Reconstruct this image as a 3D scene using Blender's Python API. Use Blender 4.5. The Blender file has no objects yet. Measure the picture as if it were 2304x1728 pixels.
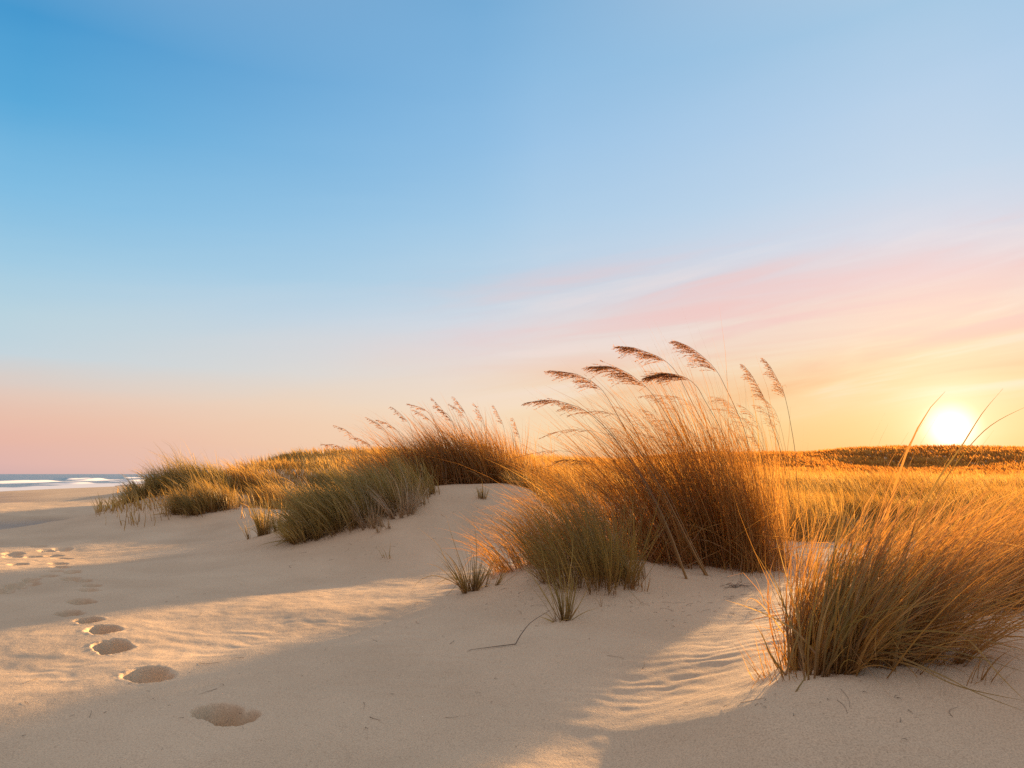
import bpy, math
import numpy as np
from mathutils import Vector, Matrix

R = np.random.default_rng(7)
scene = bpy.context.scene
COL = scene.collection

# ------------------------------------------------------------------ camera
F = 1536.0                       # focal length in pixels of the 2304 px wide photograph
PITCH = math.atan(202.0 / F)
CAM_H = 1.0
cp_, sp_ = math.cos(PITCH), math.sin(PITCH)

def ray(px, py):
    """direction of a picture point, scaled so that its Y component is 1"""
    u = (px - 1152.0) / F
    v = (864.0 - py) / F
    d = np.array([u, cp_ - v * sp_, sp_ + v * cp_])
    return d / d[1]

def P3(px, py, Y):
    d = ray(px, py)
    return np.array([d[0] * Y, Y, CAM_H + d[2] * Y])

cam_data = bpy.data.cameras.new("camera")
cam_data.sensor_width = 36.0
cam_data.lens = 36.0 * F / 2304.0
cam_data.clip_start = 0.05
cam_data.clip_end = 6000.0
cam = bpy.data.objects.new("camera", cam_data)
cam.location = (0, 0, CAM_H)
cam.rotation_euler = (math.radians(90) + PITCH, 0, 0)
COL.objects.link(cam)
scene.camera = cam

# ------------------------------------------------------------------ light directions
SUN_AZ = math.atan(988.0 / F)                 # clockwise from +Y
SUN_EL = math.radians(7.5)
GLOW = ray(2140, 964); GLOW = GLOW / np.linalg.norm(GLOW)
EXPOSURE = 1.6
KEXP = 2.0 ** EXPOSURE

# ------------------------------------------------------------------ small helpers
def s2l(c):
    c = np.asarray(c, float) / 255.0
    return np.where(c <= 0.04045, c / 12.92, ((c + 0.055) / 1.055) ** 2.4)

def smooth(a, b, x):
    t = np.clip((x - a) / (b - a), 0, 1)
    return t * t * (3 - 2 * t)

def hash2(i, j, seed):
    n = (i.astype(np.int64) * 374761393 + j.astype(np.int64) * 668265263 + seed * 974711) & 0x7fffffff
    n = ((n ^ (n >> 13)) * 1274126177) & 0x7fffffff
    n = n ^ (n >> 16)
    return (n & 0xffff) / 65535.0

def vnoise(x, y, seed=0):
    i, j = np.floor(x), np.floor(y)
    fx, fy = x - i, y - j
    fx = fx * fx * fx * (fx * (fx * 6 - 15) + 10); fy = fy * fy * fy * (fy * (fy * 6 - 15) + 10)
    i = i.astype(np.int64); j = j.astype(np.int64)
    a = hash2(i, j, seed) * (1 - fx) + hash2(i + 1, j, seed) * fx
    b = hash2(i, j + 1, seed) * (1 - fx) + hash2(i + 1, j + 1, seed) * fx
    return (a * (1 - fy) + b * fy) * 2 - 1

def fbm(x, y, seed=0, n=3):
    s = 0; a = 1.0
    for k in range(n):
        s = s + a * vnoise(x * 2 ** k, y * 2 ** k, seed + k * 17); a *= 0.5
    return s

# ------------------------------------------------------------------ terrain: control points
CPS = []
def c_z(px, py, z):                 # ground seen at this picture point with this height
    d = ray(px, py); Y = (z - CAM_H) / d[2]
    CPS.append((d[0] * Y, Y, z))
def c_y(px, py, Y):                 # ground seen at this picture point at this distance
    CPS.append(tuple(P3(px, py, Y)))
def c_h(px, Y, z):                  # ground behind something: column of the picture, distance, height
    CPS.append(((px - 1152.0) / F * Y, Y, z))

# beach
for a in [(-300,1700,0),(0,1720,0),(300,1720,0),(600,1720,0),(900,1720,0),(1200,1720,.01),(1450,1720,.02),
          (0,1600,0),(300,1600,0),(700,1600,0),(1000,1600,.01),(1300,1580,.03),(1500,1570,.05),(1650,1500,.085),
          (-300,1500,0),(0,1480,0),(300,1450,0),(560,1450,0),(300,1360,0),(0,1360,0),(600,1350,0),(850,1335,0),
          (0,1270,0),(300,1270,0),(600,1275,.02),(0,1200,-.02),(300,1200,0),(-300,1270,0),(-300,1180,-.06),
          (0,1150,-.08),(200,1140,-.05),(0,1112,-.27),(-300,1112,-.30),(160,1101,-.29),(0,1098,-.48),(200,1092,-.5)]:
    c_z(*a)
# mound of the tall tussock
for a in [(730,1440,.012),(900,1400,.045),(1050,1420,.055),(1250,1480,.05),(1450,1470,.055),(1120,1500,.03),
          (1265,1398,.075),(1500,1400,.085),(1650,1400,.09),(1055,1335,.105),(950,1338,.06),(1800,1290,.11),(1720,1330,.10)]:
    c_z(*a)
for a in [(1180,1268,6.1),(1545,1305,5.5),(1700,1250,6.9),(1400,1255,6.3),(1850,1240,7.4),(1990,1240,7.3)]:
    c_y(*a)
for a in [(1160,7.6,.04),(1236,8.2,.06),(1400,8.3,.12),(1300,7.4,.13),(1550,8.2,.17),(1700,8.3,.19),(1000,6.2,.02)]:
    c_h(*a)
# low saddle the evening light comes through
for a in [(1275,10,.32),(1398,10,.26),(1521,10,.28),(1330,9.0,.16),(1480,9.0,.2)]:
    c_h(*a)
# middle dune
for a in [(667,1229,8.5),(800,1215,8.3),(905,1165,8.8),(1000,1200,8.3),(1080,1095,10),
          (960,1097,10),(1190,1102,10),(1130,1170,8.9),(740,1150,9.6)]:
    c_y(*a)
c_z(560,1215,.03); c_z(1000,1275,.03); c_z(1120,1235,.10)
for a in [(1080,12,.74),(1000,14,.5),(1114,16,.5),(1327,20,.8),(850,13.5,.28),(760,12,.2),(960,14.5,.4),(700,11.2,.22)]:
    c_h(*a)
# left dunes
for a in [(440,1178,12.6),(500,1150,13.2),(420,1110,15.5),(570,1060,18),(500,1085,17.5),(620,1044,26),(700,1052,22),
          (344,1096,17.0),(255,1110,30.5)]:
    c_y(*a)
c_z(275,1160,.0); c_z(200,1125,-.12); c_z(330,1150,.04); c_z(600,1142,.27); c_z(655,1127,.36); c_z(60,1130,-.14); c_z(300,1100,.28)
for a in [(450,34,.25),(450,45,.1),(300,40,-.05),(350,34,.1),(620,36,.4),(330,60,.0),(450,60,.2),(215,60,-.45),(600,70,.5),(250,32,-.05),
          (440,22,.35),(380,24,.10),(534,26.6,.45),(560,31,.35),(607,12.4,.2)]:
    c_h(*a)
# meadow
for a in [(1250,1072,14),(1400,1108,13),(1500,1105,14),(1800,1190,9.2),(2000,1180,9.3),(2250,1185,8.6),(1900,1136,12),
          (2200,1132,12),(2000,1092,15),(1800,1098,14),(1650,1130,10),(2400,1165,8.5),(2600,1150,10),(1450,1070,22),(1600,1075,22)]:
    c_y(*a)
# far dune
for a in [(1800,1044,33),(1800,1024,42),(1950,1017,40),(2150,1011,40),(2304,1008,40),(2600,1006,40),(1600,1034,40),
          (1400,1040,40),(1950,1066,28),(2150,1062,28)]:
    c_y(*a)
for px in (900, 1500, 2100, 2700):
    c_h(px, 75, 1.0)
# mound of the right tussock
for a in [(1850,1530,2.6),(1720,1600,2.45),(1600,1724,2.25),(2100,1480,2.9),(2100,1600,2.4),(2304,1430,3.0),
          (2000,1450,3.05),(2000,1724,2.12),(2304,1724,2.1),(2304,1600,2.4),(1800,1440,3.65),(1950,1350,4.35),(2200,1330,4.4),
          (2650,1480,2.8),(2650,1700,2.1)]:
    c_y(*a)
CPS = np.array(CPS)

def tps_coords(X, Y):
    r = np.maximum(np.hypot(X, Y), 0.3)
    az = np.arctan2(X, Y)
    return np.clip(az, -1.15, 1.15), np.log(r), az, r

_a, _l, _, _ = tps_coords(CPS[:, 0], CPS[:, 1])
_Q = np.stack([_a, _l], 1)
def _U(d2):
    return np.where(d2 > 1e-12, d2 * np.log(np.maximum(d2, 1e-12)) * 0.5, 0.0)
_n = len(_Q)
_K = _U(((_Q[:, None] - _Q[None]) ** 2).sum(-1)) + np.eye(_n) * 4e-4
_Pm = np.concatenate([np.ones((_n, 1)), _Q], 1)
_A = np.zeros((_n + 3, _n + 3)); _A[:_n, :_n] = _K; _A[:_n, _n:] = _Pm; _A[_n:, :_n] = _Pm.T
_sol = np.linalg.solve(_A, np.concatenate([CPS[:, 2], np.zeros(3)]))
_W, _C = _sol[:_n], _sol[_n:]

FOOT = []     # X, Y, dirx, diry, length, width, depth

def base_height(X, Y):
    X = np.asarray(X, float); Y = np.asarray(Y, float)
    sh = X.shape; X = X.ravel(); Y = Y.ravel()
    a, l, az, r = tps_coords(X, Y)
    l = np.clip(l, math.log(1.6), math.log(85.0))
    z = np.empty(len(X))
    for s in range(0, len(X), 40000):
        e = slice(s, s + 40000)
        d2 = (a[e, None] - _Q[None, :, 0]) ** 2 + (l[e, None] - _Q[None, :, 1]) ** 2
        z[e] = _U(d2) @ _W + _C[0] + _C[1] * a[e] + _C[2] * l[e]
    z = np.clip(z, -0.9, 3.0)
    # behind the camera the sand levels out; the sea bed stays below the water
    back = smooth(1.2, 2.2, np.abs(az))
    z = z * (1 - back)
    shore = -0.27 * Y - 24.0 - X                  # > 0 on the sea side of the water line
    z = np.where((shore > -3) & (Y > 5), np.minimum(z, -0.30 - 0.045 * shore), z)
    z = np.where((shore > 60), -3.0, z)
    far = smooth(75, 160, r) * (shore < -5)
    z = z * (1 - far) + 0.6 * far
    # soft undulation and wind ripples
    near = 1 - smooth(20, 45, r)
    z = z + .38 * smooth(30, 38, r) * (1 - smooth(60, 80, r)) * smooth(0, .3, az) * fbm(X * .085, Y * .07, 61, 3)
    z = z + near * (0.019 * fbm(X * 1.1 + 3, Y * 1.1, 3, 2) + 0.0055 * fbm(X * 3.7, Y * 3.7, 9, 3))
    return z.reshape(sh)

def height(X, Y, marks=True):
    z = base_height(X, Y)
    if not marks:
        return z
    X = np.asarray(X, float); Y = np.asarray(Y, float)
    # wind ripples across the foot of the mounds
    rp = np.exp(-((X + 0.9) / 1.5) ** 2 - ((Y - 3.9) / 1.1) ** 2)
    ph = (Y * 0.93 + X * 0.25 + 0.16 * fbm(X * 1.6, Y * 1.6, 21, 3)) * (2 * math.pi / 0.16)
    z = z + 0.0024 * rp * np.sin(ph) * smooth(-.3, .6, vnoise(X * 1.7, Y * 2.3, 5))
    fp = 1 - smooth(9, 15, np.hypot(X, Y))
    ph2 = (Y * .97 + X * .18 + .13 * fbm(X * 2.1 + 5, Y * 2.1, 27, 3)) * (2 * math.pi / .115)
    z = z + .0013 * fp * np.sin(ph2) * smooth(-.15, .7, fbm(X * .8, Y * 1.1, 29, 2))
    for (fx, fy, dx, dy, L, W, D, tilt) in FOOT:
        m = np.abs(X - fx) + np.abs(Y - fy) < 1.0
        if not m.any():
            continue
        q, a, b = foot_q(X[m], Y[m], (fx, fy, dx, dy, L, W))
        floor = -2.1 * D * (1 - smooth(.58, 1.04, q)) * (1 + tilt * a / L)
        floor = floor + .010 * fbm(X[m] * 30, Y[m] * 30, 35, 3) * (1 - smooth(.5, .95, q)) * min(1, D / .04)
        ball = 0.18 * D * np.exp(-((a - .02 * L) / (.10 * L)) ** 2) * (1 - smooth(.3, .9, q))
        crumb = 0.0030 * fbm(X[m] * 46, Y[m] * 46, 33, 3) * np.exp(-((q - .95) / .35) ** 2) * min(1, D / .03)
        rim = 0.05 * D * np.exp(-((q - 1.16) / .20) ** 2)
        z[m] += floor + ball + rim + crumb
    return z

def foot_q(X, Y, f):
    fx, fy, dx, dy, L, W = f[:6]
    a = (X - fx) * dx + (Y - fy) * dy
    b = -(X - fx) * dy + (Y - fy) * dx
    qh = np.hypot((a + .25 * L) / (.27 * L), b / (.46 * W))
    qs = np.hypot((a - .14 * L) / (.37 * L), (b - .03 * W) / (.53 * W))
    q = -np.log(np.exp(-5.0 * qh) + np.exp(-5.0 * qs)) / 5.0 + .05
    q = q + 0.05 * vnoise(X * 30, Y * 30, 77) + 0.10 * vnoise(X * 11 + fx * 7, Y * 11, 78)
    return q, a, b

def ground_hit(px, py):
    d = ray(px, py)
    ys = np.exp(np.linspace(math.log(1.3), math.log(120), 1500))
    zr = CAM_H + d[2] * ys
    h = base_height(d[0] * ys, ys)
    k = np.argmax(zr < h)
    if not (zr < h).any():
        k = len(ys) - 1
    return np.array([d[0] * ys[k], ys[k], h[k]])

def zg(X, Y):
    return float(base_height(np.array([X]), np.array([Y]))[0])

# footprints: (picture x, picture y, length, width, depth, direction)
FP = [(505,1608,.355,.215,.068,None,0),(337,1519,.33,.20,.048,None,0),(256,1458,.32,.19,.045,None,0),
      (234,1417,.30,.18,.042,None,0),(199,1395,.27,.17,.036,None,0),(158,1381,.29,.17,.036,None,0),(186,1355,.29,.17,.036,None,0),
      (201,1328,.28,.16,.034,None,0),(208,1319,.27,.16,.034,None,0),(159,1302,.28,.17,.036,None,0),(189,1307,.22,.15,.03,None,0),
      (163,1286,.30,.18,.036,None,0),(112,1296,.26,.16,.034,None,0),(72,1304,.30,.17,.034,None,0),(68,1312,.30,.16,.034,None,0),
      (36,1320,.36,.18,.036,None,0),(8,1331,.28,.16,.034,None,0),(137,1276,.28,.17,.034,None,0),(127,1285,.22,.15,.03,None,0),
      (43,1270,.30,.18,.038,None,0),(31,1246,.42,.24,.042,None,0),(30,1253,.40,.22,.04,None,0),(123,1250,.30,.20,.036,None,0),
      (144,1257,.34,.20,.036,None,0),(76,1254,.30,.20,.032,None,0),(87,1229,.32,.22,.04,None,0),(141,1235,.34,.22,.04,None,0),
      (104,1240,.26,.18,.03,None,0),(132,1268,.28,.18,.03,None,0)]
foot_labels = []
for (px, py, L, W, D, dr, _t) in FP:
    g = ground_hit(px, py)
    ang = math.atan2(.72, -.70) + R.normal(0, .12)
    if py > 1590: ang = math.atan2(.62, -.78)
    FOOT.append((g[0], g[1], math.cos(ang), math.sin(ang), L, W, D if py > 1350 else D * .62, R.normal(.15, .15)))

# ------------------------------------------------------------------ materials
def new_mat(name):
    m = bpy.data.materials.new(name); m.use_nodes = True
    nt = m.node_tree; nt.nodes.clear()
    return m, nt, nt.nodes, nt.links

def ramp(nodes, stops, interp='LINEAR'):
    n = nodes.new('ShaderNodeValToRGB'); n.color_ramp.interpolation = interp
    el = n.color_ramp.elements
    while len(el) < len(stops): el.new(0.5)
    for e, (p, c) in zip(el, stops):
        e.position = p; e.color = (c[0], c[1], c[2], 1)
    return n

def math_node(nodes, links, op, a, b=None, clamp=False):
    n = nodes.new('ShaderNodeMath'); n.operation = op; n.use_clamp = clamp
    for i, v in enumerate((a, b)):
        if v is None: continue
        if isinstance(v, (int, float)): n.inputs[i].default_value = v
        else: links.new(v, n.inputs[i])
    return n.outputs[0]

def sand_material():
    m, nt, N, L = new_mat("sand")
    out = N.new('ShaderNodeOutputMaterial'); b = N.new('ShaderNodeBsdfPrincipled')
    L.new(b.outputs[0], out.inputs[0])
    geo = N.new('ShaderNodeNewGeometry')
    pos = geo.outputs['Position']
    def noise(scale, detail=3, rough=.55, vec=pos):
        n = N.new('ShaderNodeTexNoise'); n.inputs['Scale'].default_value = scale
        n.inputs['Detail'].default_value = detail; n.inputs['Roughness'].default_value = rough
        L.new(vec, n.inputs['Vector']); return n.outputs['Fac']
    big = noise(.9, 4); grain = noise(170, 3, .8); speck = noise(48, 2, .6)
    c1 = ramp(N, [(.32, (.630, .460, .290)), (.68, (.750, .560, .360))]); L.new(big, c1.inputs[0])
    c2 = ramp(N, [(.30, (.52, .50, .48)), (.52, (1, 1, 1)), (.70, (1.25, 1.22, 1.16))]); L.new(grain, c2.inputs[0])
    mx = N.new('ShaderNodeMix'); mx.data_type = 'RGBA'; mx.blend_type = 'MULTIPLY'; mx.inputs[0].default_value = .8
    L.new(c1.outputs[0], mx.inputs[6]); L.new(c2.outputs[0], mx.inputs[7])
    c3 = ramp(N, [(.24, (.55, .50, .46)), (.34, (1, 1, 1))]); L.new(speck, c3.inputs[0])
    mx2 = N.new('ShaderNodeMix'); mx2.data_type = 'RGBA'; mx2.blend_type = 'MULTIPLY'; mx2.inputs[0].default_value = .55
    L.new(mx.outputs[2], mx2.inputs[6]); L.new(c3.outputs[0], mx2.inputs[7])
    # wet sand by the water
    sep = N.new('ShaderNodeSeparateXYZ'); L.new(pos, sep.inputs[0])
    wetn = math_node(N, L, 'MULTIPLY', math_node(N, L, 'SUBTRACT', noise(.25, 3), .5), .10)
    wet = N.new('ShaderNodeMapRange'); wet.inputs[1].default_value = -.31; wet.inputs[2].default_value = -.20
    wet.inputs[3].default_value = 1; wet.inputs[4].default_value = 0
    L.new(math_node(N, L, 'ADD', sep.outputs[2], wetn), wet.inputs[0])
    mx3 = N.new('ShaderNodeMix'); mx3.data_type = 'RGBA'; mx3.blend_type = 'MULTIPLY'
    L.new(wet.outputs[0], mx3.inputs[0]); L.new(mx2.outputs[2], mx3.inputs[6]); mx3.inputs[7].default_value = (.62, .56, .52, 1)
    L.new(mx3.outputs[2], b.inputs['Base Color'])
    rr = N.new('ShaderNodeMapRange'); rr.inputs[3].default_value = .95; rr.inputs[4].default_value = .45
    L.new(wet.outputs[0], rr.inputs[0]); L.new(rr.outputs[0], b.inputs['Roughness'])
    b.inputs['Specular IOR Level'].default_value = .12
    # bump: grains, and soft clods
    soft = noise(14, 4, .6)
    h = math_node(N, L, 'ADD', math_node(N, L, 'MULTIPLY', grain, .0022), math_node(N, L, 'MULTIPLY', soft, .0075))
    h = math_node(N, L, 'ADD', h, math_node(N, L, 'MULTIPLY', speck, .0026))
    bp = N.new('ShaderNodeBump'); bp.inputs['Strength'].default_value = .55; bp.inputs['Distance'].default_value = 1.0
    L.new(h, bp.inputs['Height']); L.new(bp.outputs[0], b.inputs['Normal'])
    return m

def grass_material(name, stops, base, transl=.5, gloss=.10):
    """stops: colour by the blade's own tint; base: colour of the lower sheath"""
    m, nt, N, L = new_mat(name)
    out = N.new('ShaderNodeOutputMaterial')
    at = N.new('ShaderNodeAttribute'); at.attribute_name = 'tint'
    al = N.new('ShaderNodeAttribute'); al.attribute_name = 'along'
    cr = ramp(N, stops); L.new(at.outputs['Fac'], cr.inputs[0])
    mr = N.new('ShaderNodeMapRange'); mr.inputs[1].default_value = .0; mr.inputs[2].default_value = .42
    L.new(al.outputs['Fac'], mr.inputs[0])
    mx = N.new('ShaderNodeMix'); mx.data_type = 'RGBA'
    L.new(mr.outputs[0], mx.inputs[0]); mx.inputs[6].default_value = (*base, 1); L.new(cr.outputs[0], mx.inputs[7])
    d = N.new('ShaderNodeBsdfDiffuse'); t = N.new('ShaderNodeBsdfTranslucent')
    L.new(mx.outputs[2], d.inputs[0])
    gm = N.new('ShaderNodeMix'); gm.data_type = 'RGBA'; gm.blend_type = 'MULTIPLY'; gm.inputs[0].default_value = 1
    L.new(mx.outputs[2], gm.inputs[6]); gm.inputs[7].default_value = (1.0, .82, .48, 1)
    L.new(gm.outputs[2], t.inputs[0])
    s = N.new('ShaderNodeMixShader'); s.inputs[0].default_value = transl
    L.new(d.outputs[0], s.inputs[1]); L.new(t.outputs[0], s.inputs[2])
    g = N.new('ShaderNodeBsdfGlossy'); g.inputs['Roughness'].default_value = .5
    g.inputs[0].default_value = (1, .93, .80, 1)
    s2 = N.new('ShaderNodeMixShader'); s2.inputs[0].default_value = gloss
    L.new(s.outputs[0], s2.inputs[1]); L.new(g.outputs[0], s2.inputs[2])
    L.new(s2.outputs[0], out.inputs[0])
    return m

MAT = {}
MAT['sand'] = sand_material()
MAT['gold'] = grass_material("golden_grass", [(0, (.22, .115, .026)), (.35, (.42, .225, .046)), (.7, (.56, .32, .075)), (1, (.66, .46, .17))], (.32, .17, .045), .64, .06)
MAT['rust'] = grass_material("russet_grass", [(0, (.20, .098, .028)), (.4, (.38, .200, .050)), (.75, (.53, .31, .085)), (1, (.66, .48, .20))], (.42, .22, .07), .64, .05)
MAT['green'] = grass_material("green_grass", [(0, (.18, .155, .040)), (.4, (.33, .255, .066)), (.68, (.50, .37, .115)), (1, (.64, .51, .26))], (.28, .16, .05), .54, .05)
MAT['olive'] = grass_material("olive_grass", [(0, (.17, .135, .034)), (.4, (.31, .22, .052)), (.75, (.46, .32, .09)), (1, (.62, .48, .22))], (.30, .16, .05), .55, .06)
MAT['straw'] = grass_material("dry_straw", [(0, (.34, .23, .12)), (.5, (.46, .34, .20)), (1, (.58, .46, .31))], (.36, .22, .10), .35)
MAT['seed'] = grass_material("seed_head", [(0, (.27, .13, .052)), (.5, (.42, .22, .09)), (1, (.58, .36, .17))], (.36, .19, .07), .66, .03)
MAT['field'] = grass_material('sun_painted_grass', [(0, (.34, .19, .045)), (.5, (.54, .35, .095)), (1, (.70, .53, .23))], (.40, .22, .06), .64, .04)  # lighter copy of the golden grass, sunlight put into the blade colour
MAT['far'] = grass_material('glow_painted_brown_grass', [(0, (.40, .18, .045)), (.5, (.58, .29, .07)), (1, (.74, .43, .13))], (.46, .21, .055), .62, .02)  # brown grass lightened to orange, hazy sunset glow put into its colour
MAT['stalk'] = grass_material("flower_stalk", [(0, (.15, .075, .025)), (.5, (.22, .11, .035)), (1, (.30, .17, .055))], (.36, .19, .04), .2)
MAT['twig'] = grass_material("dead_twig", [(0, (.10, .06, .04)), (1, (.22, .14, .09))], (.14, .09, .06), .1)

# ------------------------------------------------------------------ mesh builder
class Geo:
    def __init__(self):
        self.v, self.f, self.t, self.a, self.n = [], [], [], [], 0
    def add(self, v, f, tint, along):
        self.v.append(v); self.f.append(f + self.n); self.t.append(tint); self.a.append(along); self.n += len(v)
    def build(self, name, mat, origin=(0, 0, 0), parent=None, smooth_=True):
        v = np.concatenate(self.v) - np.asarray(origin)[None]
        f = np.concatenate(self.f)
        me = bpy.data.meshes.new(name)
        me.vertices.add(len(v)); me.vertices.foreach_set('co', v.astype(np.float32).ravel())
        me.loops.add(f.size); me.loops.foreach_set('vertex_index', f.astype(np.int32).ravel())
        me.polygons.add(len(f)); me.polygons.foreach_set('loop_start', np.arange(0, f.size, 4, dtype=np.int32))
        me.polygons.foreach_set('loop_total', np.full(len(f), 4, np.int32))
        if smooth_:
            me.polygons.foreach_set('use_smooth', np.ones(len(f), bool))
        for nm, arr in (('tint', self.t), ('along', self.a)):
            at = me.attributes.new(nm, 'FLOAT', 'POINT'); at.data.foreach_set('value', np.concatenate(arr).astype(np.float32))
        me.update(calc_edges=True)
        me.materials.append(mat)
        o = bpy.data.objects.new(name, me); COL.objects.link(o)
        if parent is not None: o.parent = parent
        else: o.location = origin
        return o

def strips(geo, C, W, side, tint, along, fold=.0):
    """C: (N,K,3) centre lines, W: (N,K) widths, side: (N,K,3) unit width vectors"""
    n, k = C.shape[:2]
    Lf = C - side * (W * .5)[..., None]; Rt = C + side * (W * .5)[..., None]
    v = np.stack([Lf, Rt], 2).reshape(-1, 3)
    base = (np.arange(n) * k * 2)[:, None] + (np.arange(k - 1) * 2)[None]
    f = np.stack([base, base + 1, base + 3, base + 2], -1).reshape(-1, 4)
    geo.add(v, f, np.repeat(tint, k * 2), np.repeat(along.reshape(n, k), 2, axis=1).ravel())

def nrm(v):
    return v / np.maximum(np.linalg.norm(v, axis=-1, keepdims=True), 1e-9)

def blades(geo, root, length, d0, wind, bend, droop, width, tint, K=7, rng=R, power=1.3, tipw=.08, kink=.10):
    """grow blades: root (N,3), d0 (N,3) start directions, wind (N,3) pull that grows towards the tip"""
    n = len(root)
    C = np.empty((n, K, 3)); C[:, 0] = root
    ds = (length / (K - 1))[:, None]
    D = np.empty((n, K, 3)); D[:, 0] = nrm(d0)
    kn = np.where(rng.uniform(0, 1, n) < kink, rng.integers(max(2, K // 2 - 1), K, n), K + 1)
    kd = np.stack([rng.normal(0, .7, n), rng.normal(0, .7, n), rng.uniform(-2.2, -.5, n)], 1)
    for i in range(1, K):
        s = (i - .5) / (K - 1)
        d = nrm(d0 + wind * (bend * s ** power)[:, None] + np.array([0, 0, -1.0])[None] * (droop * s ** (power + .7))[:, None])
        d = np.where((i >= kn)[:, None], nrm(d + kd), d)
        C[:, i] = C[:, i - 1] + d * ds; D[:, i] = d
    a = rng.uniform(0, 2 * math.pi, n)
    rv = np.stack([np.cos(a), np.sin(a), np.zeros(n)], 1)
    side = nrm(np.cross(D, rv[:, None, :]))
    s = np.linspace(0, 1, K)[None]
    prof = np.where(s < .12, .75 + 2 * s, np.maximum(1 - ((s - .12) / .88) ** 2.0, tipw))
    W = width[:, None] * prof
    strips(geo, C, W, side, tint, np.broadcast_to(s, (n, K)).copy())
    return C

def tube(geo, path, r0, r1, tint, sides=4, a0=0., a1=1.):
    path = np.asarray(path); k = len(path)
    T = nrm(np.gradient(path, axis=0))
    ref = np.array([.3, .9, .2]); s1 = nrm(np.cross(T, ref[None])); s2 = np.cross(T, s1)
    r = np.linspace(r0, r1, k)
    ang = np.arange(sides) / sides * 2 * math.pi
    v = path[:, None] + r[:, None, None] * (np.cos(ang)[None, :, None] * s1[:, None] + np.sin(ang)[None, :, None] * s2[:, None])
    i = np.arange(k - 1)[:, None] * sides; j = np.arange(sides)[None]; j2 = (j + 1) % sides
    f = np.stack([i + j, i + j2, i + sides + j2, i + sides + j], -1).reshape(-1, 4)
    geo.add(v.reshape(-1, 3), f, np.full(k * sides, tint), np.repeat(np.linspace(a0, a1, k), sides))

def catmull(pts, n=24):
    p = np.asarray(pts, float); p = np.concatenate([2 * p[:1] - p[1:2], p, 2 * p[-1:] - p[-2:-1]])
    d = np.concatenate([[0], np.cumsum(np.linalg.norm(np.diff(p, axis=0), axis=1) ** .6)])
    out = []
    t0, t1 = d[1], d[-2]
    for t in np.linspace(t0, t1, n):
        k = min(max(np.searchsorted(d, t, side='right') - 1, 1), len(p) - 3)
        u = (t - d[k]) / max(d[k + 1] - d[k], 1e-9)
        a, b, c, e = p[k - 1], p[k], p[k + 1], p[k + 2]
        m1 = (c - a) / max(d[k + 1] - d[k - 1], 1e-9) * (d[k + 1] - d[k]); m2 = (e - b) / max(d[k + 2] - d[k], 1e-9) * (d[k + 1] - d[k])
        out.append((2*u**3-3*u**2+1)*b + (u**3-2*u**2+u)*m1 + (-2*u**3+3*u**2)*c + (u**3-u**2)*m2)
    return np.array(out)

def tag(o, label, cat, group=None, kind=None):
    if label: o['label'] = label
    if cat: o['category'] = cat
    if group: o['group'] = group
    if kind: o['kind'] = kind
    return o

def empty(name, loc):
    o = bpy.data.objects.new(name, None); o.location = loc; o.empty_display_size = .1
    COL.objects.link(o); return o

def add_obj(name, me, mat=None):
    if mat is not None: me.materials.append(mat)
    o = bpy.data.objects.new(name, me); COL.objects.link(o); return o

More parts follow.
